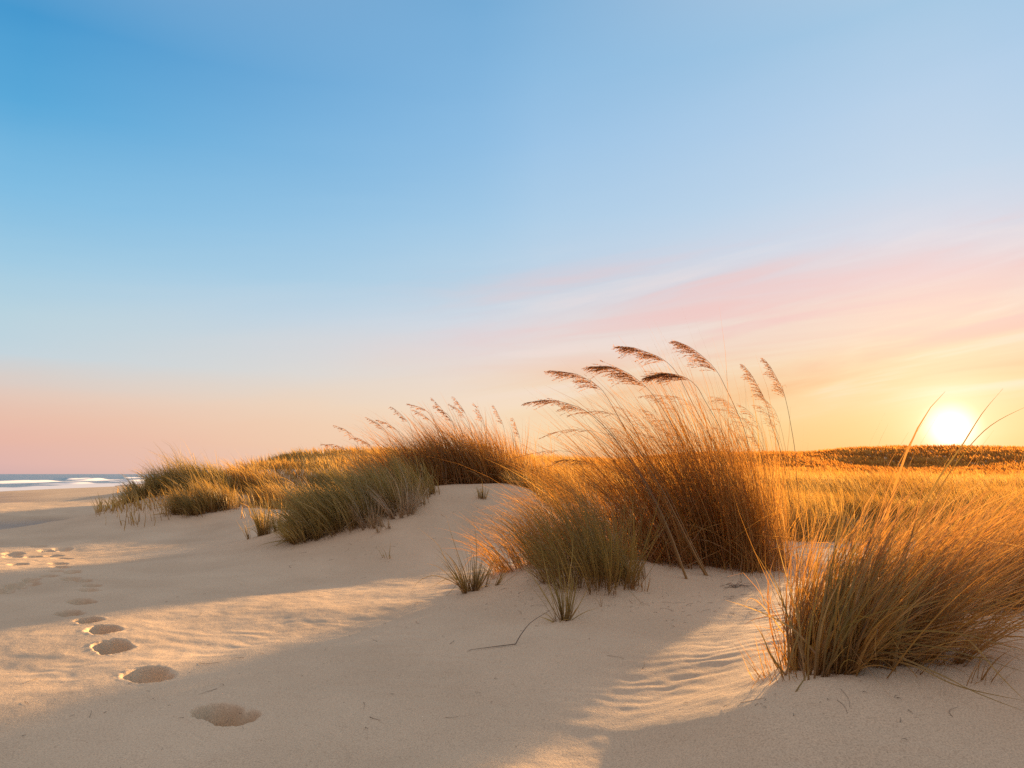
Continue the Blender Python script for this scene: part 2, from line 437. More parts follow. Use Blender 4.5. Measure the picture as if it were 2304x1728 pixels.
# ------------------------------------------------------------------ ground
def build_ground():
    th = np.concatenate([np.linspace(-math.pi, -1.0, 70, endpoint=False), np.linspace(-1.0, -.70, 40, endpoint=False),
                         np.linspace(-.70, .70, 860, endpoint=False), np.linspace(.70, 1.0, 40, endpoint=False),
                         np.linspace(1.0, math.pi, 70)])
    rr = np.concatenate([np.exp(np.linspace(math.log(.05), math.log(1.9), 40, endpoint=False)),
                         np.exp(np.linspace(math.log(1.9), math.log(11), 640, endpoint=False)),
                         np.exp(np.linspace(math.log(11), math.log(90), 300, endpoint=False)),
                         np.exp(np.linspace(math.log(90), math.log(2500), 40))])
    T, Rr = np.meshgrid(th, rr)
    X = Rr * np.sin(T); Y = Rr * np.cos(T)
    Z = height(X, Y)
    nr, nt = X.shape
    co = np.stack([X, Y, Z], -1)
    du = np.gradient(co, axis=1); dv = np.gradient(co, axis=0)
    nor = nrm(np.cross(du, dv)); nor *= np.sign(nor[..., 2:3] + 1e-12)
    co = co.reshape(-1, 3); nor = nor.reshape(-1, 3)
    i = (np.arange(nr - 1) * nt)[:, None] + np.arange(nt - 1)[None]
    f = np.stack([i, i + 1, i + nt + 1, i + nt], -1).reshape(-1, 4)
    fc = co[f].mean(1)
    owner = np.full(len(f), -1, int)
    for k, ft in enumerate(FOOT):
        m = np.where((np.abs(fc[:, 0] - ft[0]) + np.abs(fc[:, 1] - ft[1]) < 1) & (owner < 0))[0]
        q, a, b = foot_q(fc[m, 0], fc[m, 1], ft)
        owner[m[q < 1.28]] = k

    def make(name, faces):
        used, inv = np.unique(faces, return_inverse=True)
        fv = inv.reshape(faces.shape)
        v = co[used]; n_ = nor[used]
        me = bpy.data.meshes.new(name)
        me.vertices.add(len(v)); me.vertices.foreach_set('co', v.astype(np.float32).ravel())
        me.loops.add(fv.size); me.loops.foreach_set('vertex_index', fv.astype(np.int32).ravel())
        me.polygons.add(len(fv)); me.polygons.foreach_set('loop_start', np.arange(0, fv.size, 4, dtype=np.int32))
        me.polygons.foreach_set('loop_total', np.full(len(fv), 4, np.int32))
        me.polygons.foreach_set('use_smooth', np.ones(len(fv), bool))
        me.update(calc_edges=True)
        me.normals_split_custom_set_from_vertices(n_)
        me.materials.append(MAT['sand'])
        return add_obj(name, me)

    g = make('sand', f[owner < 0]); tag(g, None, None, None, 'structure')
    g['label'] = 'pale dune sand and flat beach'
    ordn = ['nearest', 'second', 'third', 'fourth', 'fifth', 'sixth', 'seventh']
    where = {0: 'large deep footprint in the sand, nearest to the camera',
             1: 'deep footprint next up the trail from the largest one',
             2: 'rounded footprint, third of the trail counted from the largest',
             3: 'small dark footprint, fourth of the trail counted from the largest',
             4: 'small footprint just right of the gap, fifth of the trail from the largest',
             5: 'footprint set left of the trail, sixth counted from the largest',
             6: 'narrow footprint at the edge of the second shadow band, seventh of the trail'}
    for k, ft in enumerate(FOOT):
        ff = f[owner == k]
        if not len(ff): continue
        o = make('footprint', ff)
        # origin at the print
        o.data.transform(Matrix.Translation((-ft[0], -ft[1], 0))); o.location = (ft[0], ft[1], 0)
        px, py = FP[k][0], FP[k][1]
        if k in where: lab = where[k]
        elif py > 1262: lab = 'small worn footprint in the shaded band of beach beyond the clear trail'
        else: lab = 'faint footprint in the narrow sunlit strip of beach beyond the shaded band'
        tag(o, lab, 'footprint', 'footprints leading up the beach' if k in where else ('footprints in the shaded band' if py > 1262 else 'footprints in the sunlit strip'))
build_ground()

# ------------------------------------------------------------------ sea
def build_sea():
    SL = -0.33
    # s runs along the shore, q runs out to sea
    s = np.concatenate([np.linspace(10, 200, 260, endpoint=False), np.exp(np.linspace(math.log(200), math.log(3500), 90))])
    q = np.concatenate([np.linspace(-6, 40, 150, endpoint=False), np.exp(np.linspace(math.log(40), math.log(3500), 110))])
    S, Q = np.meshgrid(s, q)
    k = math.hypot(.27, 1)
    ax, ay = -.27 / k, 1 / k            # along shore
    X = -24 + S * ax - Q * ay; Y = S * ay + Q * ax * 1.0
    amp = smooth(2, 14, Q) * (1 - smooth(150, 500, Q))
    wob = 2.5 * vnoise(S / 14, Q * 0, 4)
    Z = SL + .05 * amp * np.sin((Q + wob) * .55) + .05 * amp * fbm(S * .12, Q * .35, 8, 3)
    for (q0, h, w, sd) in [(9.5, .30, 1.3, 1), (21, .42, 1.7, 2), (34, .30, 2.0, 3)]:
        env = smooth(-.15, .5, vnoise(S / 17 + sd * 3.1, Q * 0 + sd, 40 + sd))
        qq = Q - q0 - 2.0 * vnoise(S / 23, Q * 0, 60 + sd)
        Z += h * env * np.where(qq < 0, np.exp(-(qq / (w * .5)) ** 2), np.exp(-(qq / (w * 1.6)) ** 2))
    Z -= .02 * smooth(0, -6, Q)
    nr, nt = X.shape
    co = np.stack([X, Y, Z], -1).reshape(-1, 3)
    i = (np.arange(nr - 1) * nt)[:, None] + np.arange(nt - 1)[None]
    f = np.stack([i, i + 1, i + nt + 1, i + nt], -1).reshape(-1, 4)
    me = bpy.data.meshes.new('sea'); me.from_pydata(co.tolist(), [], f.tolist())
    me.polygons.foreach_set('use_smooth', np.ones(len(f), bool))
    # foam cover: how much white water lies on each point
    foam = (1 - smooth(4.5, 10.0, Q + 1.6 * fbm(S * .25, Q * .4, 50, 3))) * .95
    for (q0, w, sd) in [(10.0, 3.2, 1), (20.2, 2.2, 2), (33, 1.4, 3)]:
        env = smooth(-.55, .15, vnoise(S / 17 + sd * 3.1, Q * 0 + sd, 40 + sd))
        qq = Q - q0 - 2.0 * vnoise(S / 23, Q * 0, 60 + sd)
        foam = np.maximum(foam, env * np.exp(-(qq / w) ** 2) * (1.1 + .4 * fbm(S * .5, Q * .8, 70 + sd, 2)))
    at = me.attributes.new('foam', 'FLOAT', 'POINT'); at.data.foreach_set('value', np.clip(foam, 0, 1).astype(np.float32).ravel())
    m, nt_, N, L = new_mat('sea_water')
    out = N.new('ShaderNodeOutputMaterial'); b = N.new('ShaderNodeBsdfPrincipled')
    b.inputs['Base Color'].default_value = (.030, .105, .165, 1); b.inputs['Roughness'].default_value = .22
    b.inputs['IOR'].default_value = 1.33
    geo = N.new('ShaderNodeNewGeometry')
    n1 = N.new('ShaderNodeTexNoise'); n1.inputs['Scale'].default_value = .9; n1.inputs['Detail'].default_value = 5
    L.new(geo.outputs['Position'], n1.inputs['Vector'])
    bp = N.new('ShaderNodeBump'); bp.inputs['Strength'].default_value = 1; bp.inputs['Distance'].default_value = .35
    L.new(n1.outputs['Fac'], bp.inputs['Height']); L.new(bp.outputs[0], b.inputs['Normal'])
    fo = N.new('ShaderNodeBsdfDiffuse'); fo.inputs[0].default_value = (.80, .80, .80, 1)
    fa = N.new('ShaderNodeAttribute'); fa.attribute_name = 'foam'
    n2 = N.new('ShaderNodeTexNoise'); n2.inputs['Scale'].default_value = 1.6; n2.inputs['Detail'].default_value = 5
    L.new(geo.outputs['Position'], n2.inputs['Vector'])
    sm = math_node(N, L, 'ADD', fa.outputs['Fac'], math_node(N, L, 'MULTIPLY', math_node(N, L, 'SUBTRACT', n2.outputs['Fac'], .5), 1.0))
    mr = N.new('ShaderNodeMapRange'); mr.inputs[1].default_value = .42; mr.inputs[2].default_value = .62
    L.new(sm, mr.inputs[0])
    s_ = N.new('ShaderNodeMixShader'); L.new(mr.outputs[0], s_.inputs[0]); L.new(b.outputs[0], s_.inputs[1]); L.new(fo.outputs[0], s_.inputs[2])
    L.new(s_.outputs[0], out.inputs[0])
    o = add_obj('sea', me, m); o['label'] = 'blue sea with white breaking surf'; o['kind'] = 'structure'
build_sea()

# ------------------------------------------------------------------ grass
WIND_L = np.array([-1.0, .10, 0.0])

def clump(geo, cx, cy, rx, ry, n, len_rng, lean, bend, width, spread=.35, droop=.35, tint=(0, 1), rot=0., K=7, wind=WIND_L,
          wind_jit=.30, edge_len=.7, sink=.012, per=14, thatch=.12):
    """a stand of blades over an ellipse on the sand, grown from many small tufts"""
    nt = max(1, int(n / per))
    def unit(k):
        r = np.sqrt(R.uniform(0, 1, k)) ** 1.1; a = R.uniform(0, 2 * math.pi, k)
        return r * np.cos(a), r * np.sin(a)
    tx, ty = unit(nt)
    own = R.integers(0, nt, n)
    ex = tx[own] + R.normal(0, .07, n) * (nt > 3); ey = ty[own] + R.normal(0, .07, n) * (nt > 3)
    if nt <= 3: ex, ey = unit(n)
    r = np.clip(np.hypot(ex, ey), 0, 1.25)
    c, s = math.cos(rot), math.sin(rot)
    x = cx + (ex * rx) * c - (ey * ry) * s; y = cy + (ex * rx) * s + (ey * ry) * c
    z = base_height(x, y) - sink
    root = np.stack([x, y, z], 1)
    tl = R.uniform(.72, 1.12, nt)[own]
    L = (len_rng[0] + (len_rng[1] - len_rng[0]) * R.beta(2.0, 1.6, n)) * tl * (1 - (1 - edge_len) * np.minimum(r, 1) ** 2)
    L = np.where(R.uniform(0, 1, n) < .07, L * R.uniform(1.1, 1.35, n), L)
    L = np.minimum(L, len_rng[1] * 1.06)
    out = np.stack([ex * c - ey * s, ex * s + ey * c, np.zeros(n)], 1)
    tlean = R.normal(0, .13, (nt, 3))[own]; tlean[:, 2] = 0
    d0 = np.array([0, 0, 1.0])[None] + np.asarray(lean)[None] + out * spread * R.uniform(.4, 1.3, n)[:, None] + tlean + R.normal(0, .11, (n, 3))
    w = nrm(np.asarray(wind)[None] + (R.normal(0, wind_jit, (nt, 3))[own] + R.normal(0, wind_jit, (n, 3))) * np.array([1, 1, .2])[None])
    b = bend * R.uniform(.4, 1.5, n) * R.uniform(.75, 1.25, nt)[own]
    dr = droop * R.uniform(.2, 1.7, n)
    wd = width * np.where(R.uniform(0, 1, n) < .16, R.uniform(1.5, 2.3, n), R.uniform(.5, 1.25, n))
    t = np.clip(.5 * R.uniform(0, 1, nt)[own] + .5 * R.uniform(0, 1, n) + R.normal(0, .10, n), 0, 1)
    t = tint[0] + (tint[1] - tint[0]) * t
    # broken, bent and dead leaves low in the stand
    k = R.uniform(0, 1, n) < thatch
    L[k] *= R.uniform(.35, .75, k.sum()); d0[k] += R.normal(0, .55, (k.sum(), 3)) * np.array([1, 1, .15]); dr[k] += R.uniform(.2, 1.5, k.sum())
    w[k] = nrm(w[k] + R.normal(0, .9, (k.sum(), 3)) * np.array([1, 1, 0])); t[k] = np.clip(t[k] + .25, 0, 1)
    return blades(geo, root, L, d0, w, b, dr, wd, t, K)

def seed_head(geo, axis, lee, nb, blen, spw, tint=(0, 1), rng=R, full=1.0):
    """drooping panicle: branchlets hang from the axis (tip first) to the lee side, each strung with spikelets"""
    ax = np.asarray(axis); k = len(ax)
    T = nrm(np.gradient(ax, axis=0))
    for i in range(nb):
        u = (i + rng.uniform(0, 1)) / nb                    # 0 tip .. 1 lowest branch
        p = u * (k - 1); j = min(int(p), k - 2); fr = p - j
        o = ax[j] * (1 - fr) + ax[j + 1] * fr; t = -T[j]    # towards the tip
        # the branchlets come in tiers
        tier = .55 + .45 * math.sin(u * 15.0 + .6)
        ln = blen * (.26 + .85 * min(1, u * 1.7) ** .8) * (.55 + .45 * tier) * rng.uniform(.65, 1.2)
        l_ = nrm(np.asarray(lee) + rng.normal(0, .30, 3))
        m = 7
        c = np.empty((m, 3)); c[0] = o
        for q in range(1, m):
            s = q / (m - 1)
            d = nrm(t * (.85 - .15 * s) + l_ * (.35 + .35 * s) + np.array([0, 0, -.14 * s]))
            c[q] = c[q - 1] + d * ln / (m - 1)
        side = nrm(np.cross(np.gradient(c, axis=0), rng.normal(0, 1, 3)[None]))
        tt = tint[0] + (tint[1] - tint[0]) * rng.uniform()
        strips(geo, c[None], np.full((1, m), spw * .22), side[None], np.array([tt]), np.linspace(.5, 1, m)[None])
        # spikelets: small flat lenses lying along the branchlet
        ns = max(4, int(ln / (spw * 1.15) * full))
        si = rng.uniform(.12, 1.0, ns) * (m - 1.001); ji = si.astype(int); fi = (si - ji)[:, None]
        pc = c[ji] * (1 - fi) + c[ji + 1] * fi
        dd = nrm(nrm(c[np.minimum(ji + 1, m - 1)] - c[ji]) + rng.normal(0, .28, (ns, 3)))
        sl = spw * rng.uniform(1.8, 3.6, ns)
        s_ = nrm(np.cross(dd, rng.normal(0, 1, (ns, 3))))
        C = np.stack([pc, pc + dd * (sl * .45)[:, None], pc + dd * sl[:, None]], 1)
        Wd = np.stack([sl * .05, sl * .30, sl * .03], 1)
        strips(geo, C, Wd, np.repeat(s_[:, None], 3, 1), tt + rng.normal(0, .12, ns), np.full((ns, 3), 1.0))

def flower_stalk(parent, origin, pix, Yt, root, head=.38, blen=.16, spw=.0042, nb=60, r=.0034, lee=(-.75, .1, -.35), tint=(.1, .9), Yb=None, mat='seed', full=1.0, foot=0.):
    """a stalk with a seed head: pix = picture points from the tip downwards, root = world point"""
    n = len(pix); Yb = root[1] if Yb is None else Yb
    pts = [P3(px, py, Yt + (Yb - Yt) * (i / n) ** 1.3) for i, (px, py) in enumerate(pix)]
    pts.append(np.asarray(root) - np.array([0, 0, .02]))
    path = catmull(pts, 40)
    g = Geo(); tube(g, path[::-1], r, r * .35, R.uniform(.2, .9), 4)
    if foot:
        lo = path[::-1][:16]
        tube(g, lo + R.normal(0, .0005, lo.shape), foot, r * .9, .9, 6, 0., .40)
        for q in range(3):
            off = R.normal(0, .006, 3) * np.linspace(1, 2.5, 16)[:, None]
            tube(g, lo + off, foot * .45, r * .5, R.uniform(.4, 1), 4, 0., .6)
    st = g.build('flower_stalk', MAT['stalk'], origin, parent)
    ln = np.concatenate([[0], np.cumsum(np.linalg.norm(np.diff(path, axis=0), axis=1))])
    k = max(4, int(np.searchsorted(ln, head)))
    h = Geo(); seed_head(h, path[:k], lee, nb, blen, spw, tint, full=full)
    h.build('seed_head', MAT[mat], origin, st)
    return st

def drawn_blades(geo, lines, width, tint=(.3, 1), K=14):
    """single blades followed one by one: picture points with the distance of first and last point, root first"""
    for (pix, Ya, Yb) in lines:
        n = len(pix)
        pts = np.array([P3(px, py, Ya + (Yb - Ya) * i / (n - 1)) for i, (px, py) in enumerate(pix)])
        c = catmull(pts, K)
        s = np.linspace(0, 1, K)
        a = R.uniform(-.9, .9)
        rv = np.array([math.sin(a), math.cos(a), 0])
        side = nrm(np.cross(np.gradient(c, axis=0), rv[None]))
        W = width * R.uniform(.8, 1.25) * np.maximum(1 - s ** 2.0, .10)
        strips(geo, c[None], W[None], side[None], np.array([R.uniform(*tint)]), s[None])

TUSS = 'tussocks of beach grass on the dunes'

# ---- tall tussock with plumes on the near mound
def tall_tussock():
    M = 1.30
    org = np.array([1.15 * M, 4.75 * M, zg(1.15 * M, 4.75 * M)])
    e = empty('beach_grass_tussock', org)
    tag(e, 'tallest russet tussock, its brown plumes standing high against the sky', 'grass tussock', TUSS)
    g = Geo()
    # dense russet heart, leaning with the wind
    clump(g, 1.57 * M, 5.05 * M, .30 * M, .27 * M, 1200, (.85 * M, 1.78 * M), (-.10, 0, 0), .55, .0056, spread=.16, droop=.25, tint=(0, .85), wind_jit=.22)
    clump(g, 1.15 * M, 4.98 * M, .38 * M, .28 * M, 1080, (.75 * M, 1.68 * M), (-.20, 0, 0), .74, .0054, spread=.18, droop=.35, tint=(0, .9), wind_jit=.22)
    clump(g, .78 * M, 4.95 * M, .34 * M, .24 * M, 620, (.45 * M, 1.25 * M), (-.40, 0, 0), 1.2, .0038, spread=.22, droop=.50, tint=(.1, .9))
    # upright fringe on the right
    clump(g, 1.88 * M, 5.15 * M, .15 * M, .25 * M, 260, (.45 * M, 1.50 * M), (-.03, 0, 0), .34, .0036, spread=.12, droop=.12, tint=(.3, 1))
    clump(g, 2.02 * M, 5.2 * M, .20 * M, .25 * M, 120, (.25 * M, 1.0 * M), (.06, 0, 0), .30, .0034, spread=.35, droop=.25, tint=(.3, 1))
    # long fine arching tops
    clump(g, 1.35 * M, 5.0 * M, .55 * M, .28 * M, 380, (1.25 * M, 1.65 * M), (-.26, 0, 0), .95, .0030, spread=.10, droop=.60, tint=(.2, .9), K=11, thatch=0)
    clump(g, 1.35 * M, 4.85 * M, .75 * M, .36 * M, 110, (.12, .45), (-.1, 0, 0), .6, .0036, spread=.5, droop=.5, tint=(.2, 1), per=5)
    g.build('leaf_blades', MAT['rust'], org, e)
    # plumes
    rt = lambda px, Y: np.array([(px - 1152) / F * Y * M, Y * M, zg((px - 1152) / F * Y * M, Y * M)])
    b1 = ground_hit(1547, 1303); b2 = ground_hit(1592, 1296)
    ST = [
     ([(1184,906),(1217,901),(1245,901),(1274,907),(1317,924),(1360,960),(1400,1010),(1452,1090),(1502,1190)], 4.35, b1, .42, .13, 46),
     ([(1241,834),(1270,837),(1303,844),(1350,873),(1375,909),(1400,953),(1426,992),(1462,1057),(1500,1120),(1540,1200)], 4.6, b2, .40, .15, 60),
     ([(1331,825),(1362,824),(1389,828),(1426,848),(1462,880),(1491,920),(1516,963),(1560,1039),(1600,1130)], 4.8, rt(1640, 4.85), .46, .19, 84),
     ([(1395,780),(1420,781),(1444,788),(1491,808),(1523,839),(1541,873),(1570,931),(1597,980),(1630,1070)], 4.9, rt(1665, 4.95), .40, .17, 70),
     ([(1462,848),(1484,842),(1505,840),(1541,849),(1567,869),(1588,905),(1617,956),(1635,1003),(1655,1090)], 4.75, rt(1680, 4.9), .34, .20, 84),
     ([(1520,767),(1538,774),(1556,783),(1588,808),(1614,837),(1635,877),(1657,924),(1679,981),(1690,1057)], 5.0, rt(1705, 5.05), .42, .16, 66),
     ([(1673,822),(1686,837),(1697,855),(1715,887),(1726,916),(1737,960),(1755,1010),(1769,1075)], 5.15, rt(1780, 5.2), .34, .09, 56),
     ([(1719,808),(1732,824),(1744,844),(1762,880),(1771,913),(1780,960),(1789,1018),(1794,1094)], 5.2, rt(1802, 5.25), .36, .09, 56)]
    for i, (pix, Yt, root, hd, bl, nb) in enumerate(ST):
        lee = (-.75, .1, -.45) if i < 6 else (-.35, .1, -.35)
        flower_stalk(e, org, pix, Yt * M, root, head=hd * M, blen=bl * M, nb=int(nb * 1.5), lee=lee, foot=.0095 if i < 2 else 0., spw=.0054 if i in (2, 3, 4, 5) else .0046)
    for q in range(16):
        tx, ty = R.uniform(1330, 1720), R.uniform(880, 985)
        dx = R.uniform(60, 120) * (1.25 - (tx - 1330) / 560)
        bx = tx + dx * 1.7
        pix = [(tx, ty), (tx + dx * .33, ty + R.uniform(0, 12)), (tx + dx * .7, ty + 28 + R.uniform(0, 18)), (tx + dx, ty + 75), (tx + dx * 1.3, ty + 150)]
        Yq = R.uniform(4.75, 5.25)
        flower_stalk(e, org, pix, Yq * M, rt(min(bx, 1790), Yq), head=R.uniform(.24, .40) * M, blen=R.uniform(.06, .11) * M, nb=30, r=.0015, spw=.0036, lee=(-.7, .1, -.3), tint=(.2, 1), full=.75)
    # lower heads blown flat over the leaves
    LOW = [
     ([(1219,985),(1245,974),(1281,967),(1317,968),(1353,974),(1400,990),(1450,1040),(1490,1110)], 4.55, rt(1500, 4.7), .36, .11, 30),
     ([(1136,1036),(1180,1024),(1245,1014),(1300,1020),(1353,1036),(1400,1062),(1444,1094),(1480,1140)], 4.5, rt(1500, 4.6), .40, .08, 26),
     ([(1240,1048),(1268,1034),(1300,1036),(1345,1046),(1390,1060),(1430,1085),(1470,1130)], 4.4, rt(1505, 4.55), .34, .12, 40),
     ([(1300,930),(1330,926),(1360,927),(1400,938),(1440,958),(1480,1000),(1530,1080)], 4.7, rt(1560, 4.85), .30, .10, 30),
     ([(1440,892),(1470,889),(1500,893),(1535,912),(1570,945),(1610,1000),(1640,1080)], 5.0, rt(1660, 5.0), .30, .10, 30),
     ([(1600,892),(1625,897),(1645,910),(1668,935),(1690,970),(1712,1020),(1725,1090)], 5.1, rt(1735, 5.1), .26, .08, 24),
     ([(1600,920),(1630,922),(1655,932),(1685,955),(1710,990),(1730,1050)], 5.1, rt(1745, 5.1), .26, .08, 24),
     ([(1505,1000),(1480,960),(1500,890),(1530,895),(1575,925),(1620,985),(1650,1060)][2:], 5.05, rt(1670, 5.1), .24, .08, 24)]
    for (pix, Yt, root, hd, bl, nb) in LOW:
        flower_stalk(e, org, pix, Yt * M, root, head=hd * M, blen=bl * M, nb=nb, r=.0016, spw=.0036, tint=(.3, 1), full=.8)
    return e
tall_tussock()

# ---- green skirt and small tufts on the same mound
def front_tufts():
    c = ground_hit(1330, 1335)
    g = Geo()
    clump(g, c[0] + .04, c[1] + .30, .34, .36, 1000, (.40, 1.12), (-.12, 0, 0), .60, .0040, spread=.55, droop=.35, tint=(0, .85))
    clump(g, c[0] + .25, c[1] + .35, .20, .22, 500, (.25, .50), (-.25, 0, 0), .9, .0034, spread=.35, droop=.5, tint=(.2, 1))
    o = g.build('beach_grass_tussock', MAT['olive'], (c[0], c[1], c[2]))
    tag(o, 'olive green bushy tussock at the left foot of the tallest tussock', 'grass tussock', TUSS)
    c = ground_hit(1185, 1290)
    g = Geo()
    clump(g, c[0] + .08, c[1] + .28, .38, .22, 640, (.32, .85), (-.35, 0, 0), 1.0, .0036, spread=.50, droop=.6, tint=(.2, 1))
    clump(g, c[0] + .35, c[1] + .35, .30, .18, 420, (.55, 1.05), (-.20, 0, 0), .8, .0034, spread=.3, droop=.4, tint=(.3, 1))
    o = g.build('beach_grass_tussock', MAT['gold'], (c[0], c[1], c[2]))
    tag(o, 'sparse golden tussock sprawling left along the crest of the near mound', 'grass tussock', TUSS)
    c = ground_hit(1265, 1398)
    g = Geo()
    clump(g, c[0], c[1], .045, .03, 70, (.25, .50), (-.05, 0, 0), .30, .0048, spread=.35, droop=.25, tint=(.1, .9))
    Y = c[1]
    drawn_blades(g, [([(1260,1396),(1235,1355),(1200,1300),(1165,1265)], Y, Y + .1), ([(1262,1396),(1243,1340),(1228,1280),(1212,1205)], Y, Y),
                     ([(1268,1396),(1262,1330),(1256,1270),(1243,1210)], Y, Y), ([(1272,1396),(1278,1320),(1287,1255),(1290,1190)], Y, Y)], .006)
    o = g.build('beach_grass_tuft', MAT['green'], tuple(c))
    tag(o, 'narrow upright green tuft with an orange foot, lowest on the near mound', 'grass tuft', 'small tufts of grass')
    c = ground_hit(1055, 1333)
    Y = c[1]
    g = Geo()
    clump(g, c[0] - .01, c[1], .07, .05, 130, (.18, .50), (-.10, 0, 0), .40, .0042, spread=.75, droop=.40, tint=(0, .9))
    clump(g, c[0] + .10, c[1] + .05, .10, .05, 70, (.12, .30), (.25, 0, 0), .1, .0036, spread=.6, droop=.3, tint=(.3, 1), wind=np.array([1., 0, 0]))
    drawn_blades(g, [([(1070,1330),(1072,1270),(1070,1200),(1060,1160)], Y, Y), ([(1060,1330),(1035,1260),(1015,1200),(1003,1158)], Y, Y),
                     ([(1050,1330),(1005,1265),(985,1225),(940,1188)], Y, Y), ([(1080,1325),(1105,1275),(1130,1225),(1160,1185)], Y, Y),
                     ([(1045,1330),(1020,1310),(975,1295),(940,1310),(919,1345)], Y, Y - .2), ([(1045,1330),(1030,1305),(1000,1305),(955,1332)], Y, Y - .15),
                     ([(1048,1332),(1020,1305),(985,1275),(960,1268)], Y, Y)], .0052)
    o = g.build('beach_grass_tuft', MAT['olive'], tuple(c))
    tag(o, 'small splayed green tuft alone on the left shoulder of the near mound', 'grass tuft', 'small tufts of grass')
    # dry sprig
    c = ground_hit(1353, 1366); Y = c[1]
    g = Geo()
    drawn_blades(g, [([(1353,1367),(1351,1345),(1349,1320)], Y, Y), ([(1353,1367),(1356,1350),(1357,1335)], Y, Y), ([(1352,1367),(1343,1350),(1325,1340)], Y, Y)], .004, K=6)
    o = g.build('dry_sprig', MAT['straw'], tuple(c))
    tag(o, 'tiny dry orange sprig standing right of the lowest tuft', 'sprig')
    # fallen bent straw
    c = ground_hit(1160, 1451)
    g = Geo()
    pts = [ground_hit(1056, 1466), ground_hit(1110, 1459), ground_hit(1160, 1452)]
    pts = [p + np.array([0, 0, .006]) for p in pts]
    tube(g, catmull(pts, 8), .0012, .003, .2, 4)
    p0 = pts[-1]; up = [p0, P3(1172, 1428, p0[1] + .03), P3(1195, 1400, p0[1] + .08), P3(1240, 1372, p0[1] + .16)]
    tube(g, catmull(up, 10), .003, .0012, .5, 4)
    o = g.build('fallen_straw', MAT['twig'], tuple(c))
    tag(o, 'long straw broken at a kink, lying on the near mound', 'straw')
    # dead twigs right of the stalk feet
    c = ground_hit(1650, 1325)
    g = Geo()
    for k in range(15):
        px, py = 1655 + R.uniform(-7, 7), 1322 + R.uniform(-3, 3)
        a = ground_hit(px, py); b = ground_hit(px + R.uniform(-45, 45), py + R.uniform(-9, 9))
        m_ = (a + b) / 2 + np.array([0, 0, R.uniform(.006, .03)])
        tube(g, catmull([a, m_, b], 6), .002, .001, R.uniform(), 3)
    drawn_blades(g, [([(1668,1310),(1666,1280),(1672,1255)], c[1], c[1]), ([(1668,1310),(1640,1322),(1620,1332)], c[1], c[1] - .1)], .004, K=6)
    o = g.build('dead_twigs', MAT['twig'], tuple(c))
    tag(o, 'scatter of dead brown twigs on bare sand right of the tall stalks', 'twigs')
    # pale bowed straws in front of the russet heart
    c = ground_hit(1672, 1256); Y = c[1]
    g = Geo()
    drawn_blades(g, [([(1672,1256),(1625,1209),(1585,1182),(1549,1170),(1500,1178),(1455,1200),(1407,1256)], Y, Y - .4),
                     ([(1549,1171),(1490,1192),(1445,1222),(1410,1262)], Y - .2, Y - .45),
                     ([(1520,1176),(1480,1205),(1440,1240)], Y - .25, Y - .4)], .0055, (.5, 1), 18)
    for t in np.linspace(.15, 1, 16):
        px = 1560 - 150 * t; py = 1171 + 70 * t * t
        drawn_blades(g, [([(px, py), (px - 14, py + 10), (px - 22, py + 26 + R.uniform(-8, 8))], Y - .25 - .15 * t, Y - .28 - .15 * t)], .003, (.6, 1), 5)
    o = g.build('bowed_straw', MAT['straw'], tuple(c))
    tag(o, 'pale dead straw bowed in a low arch before the tallest tussock', 'straw')
front_tufts()

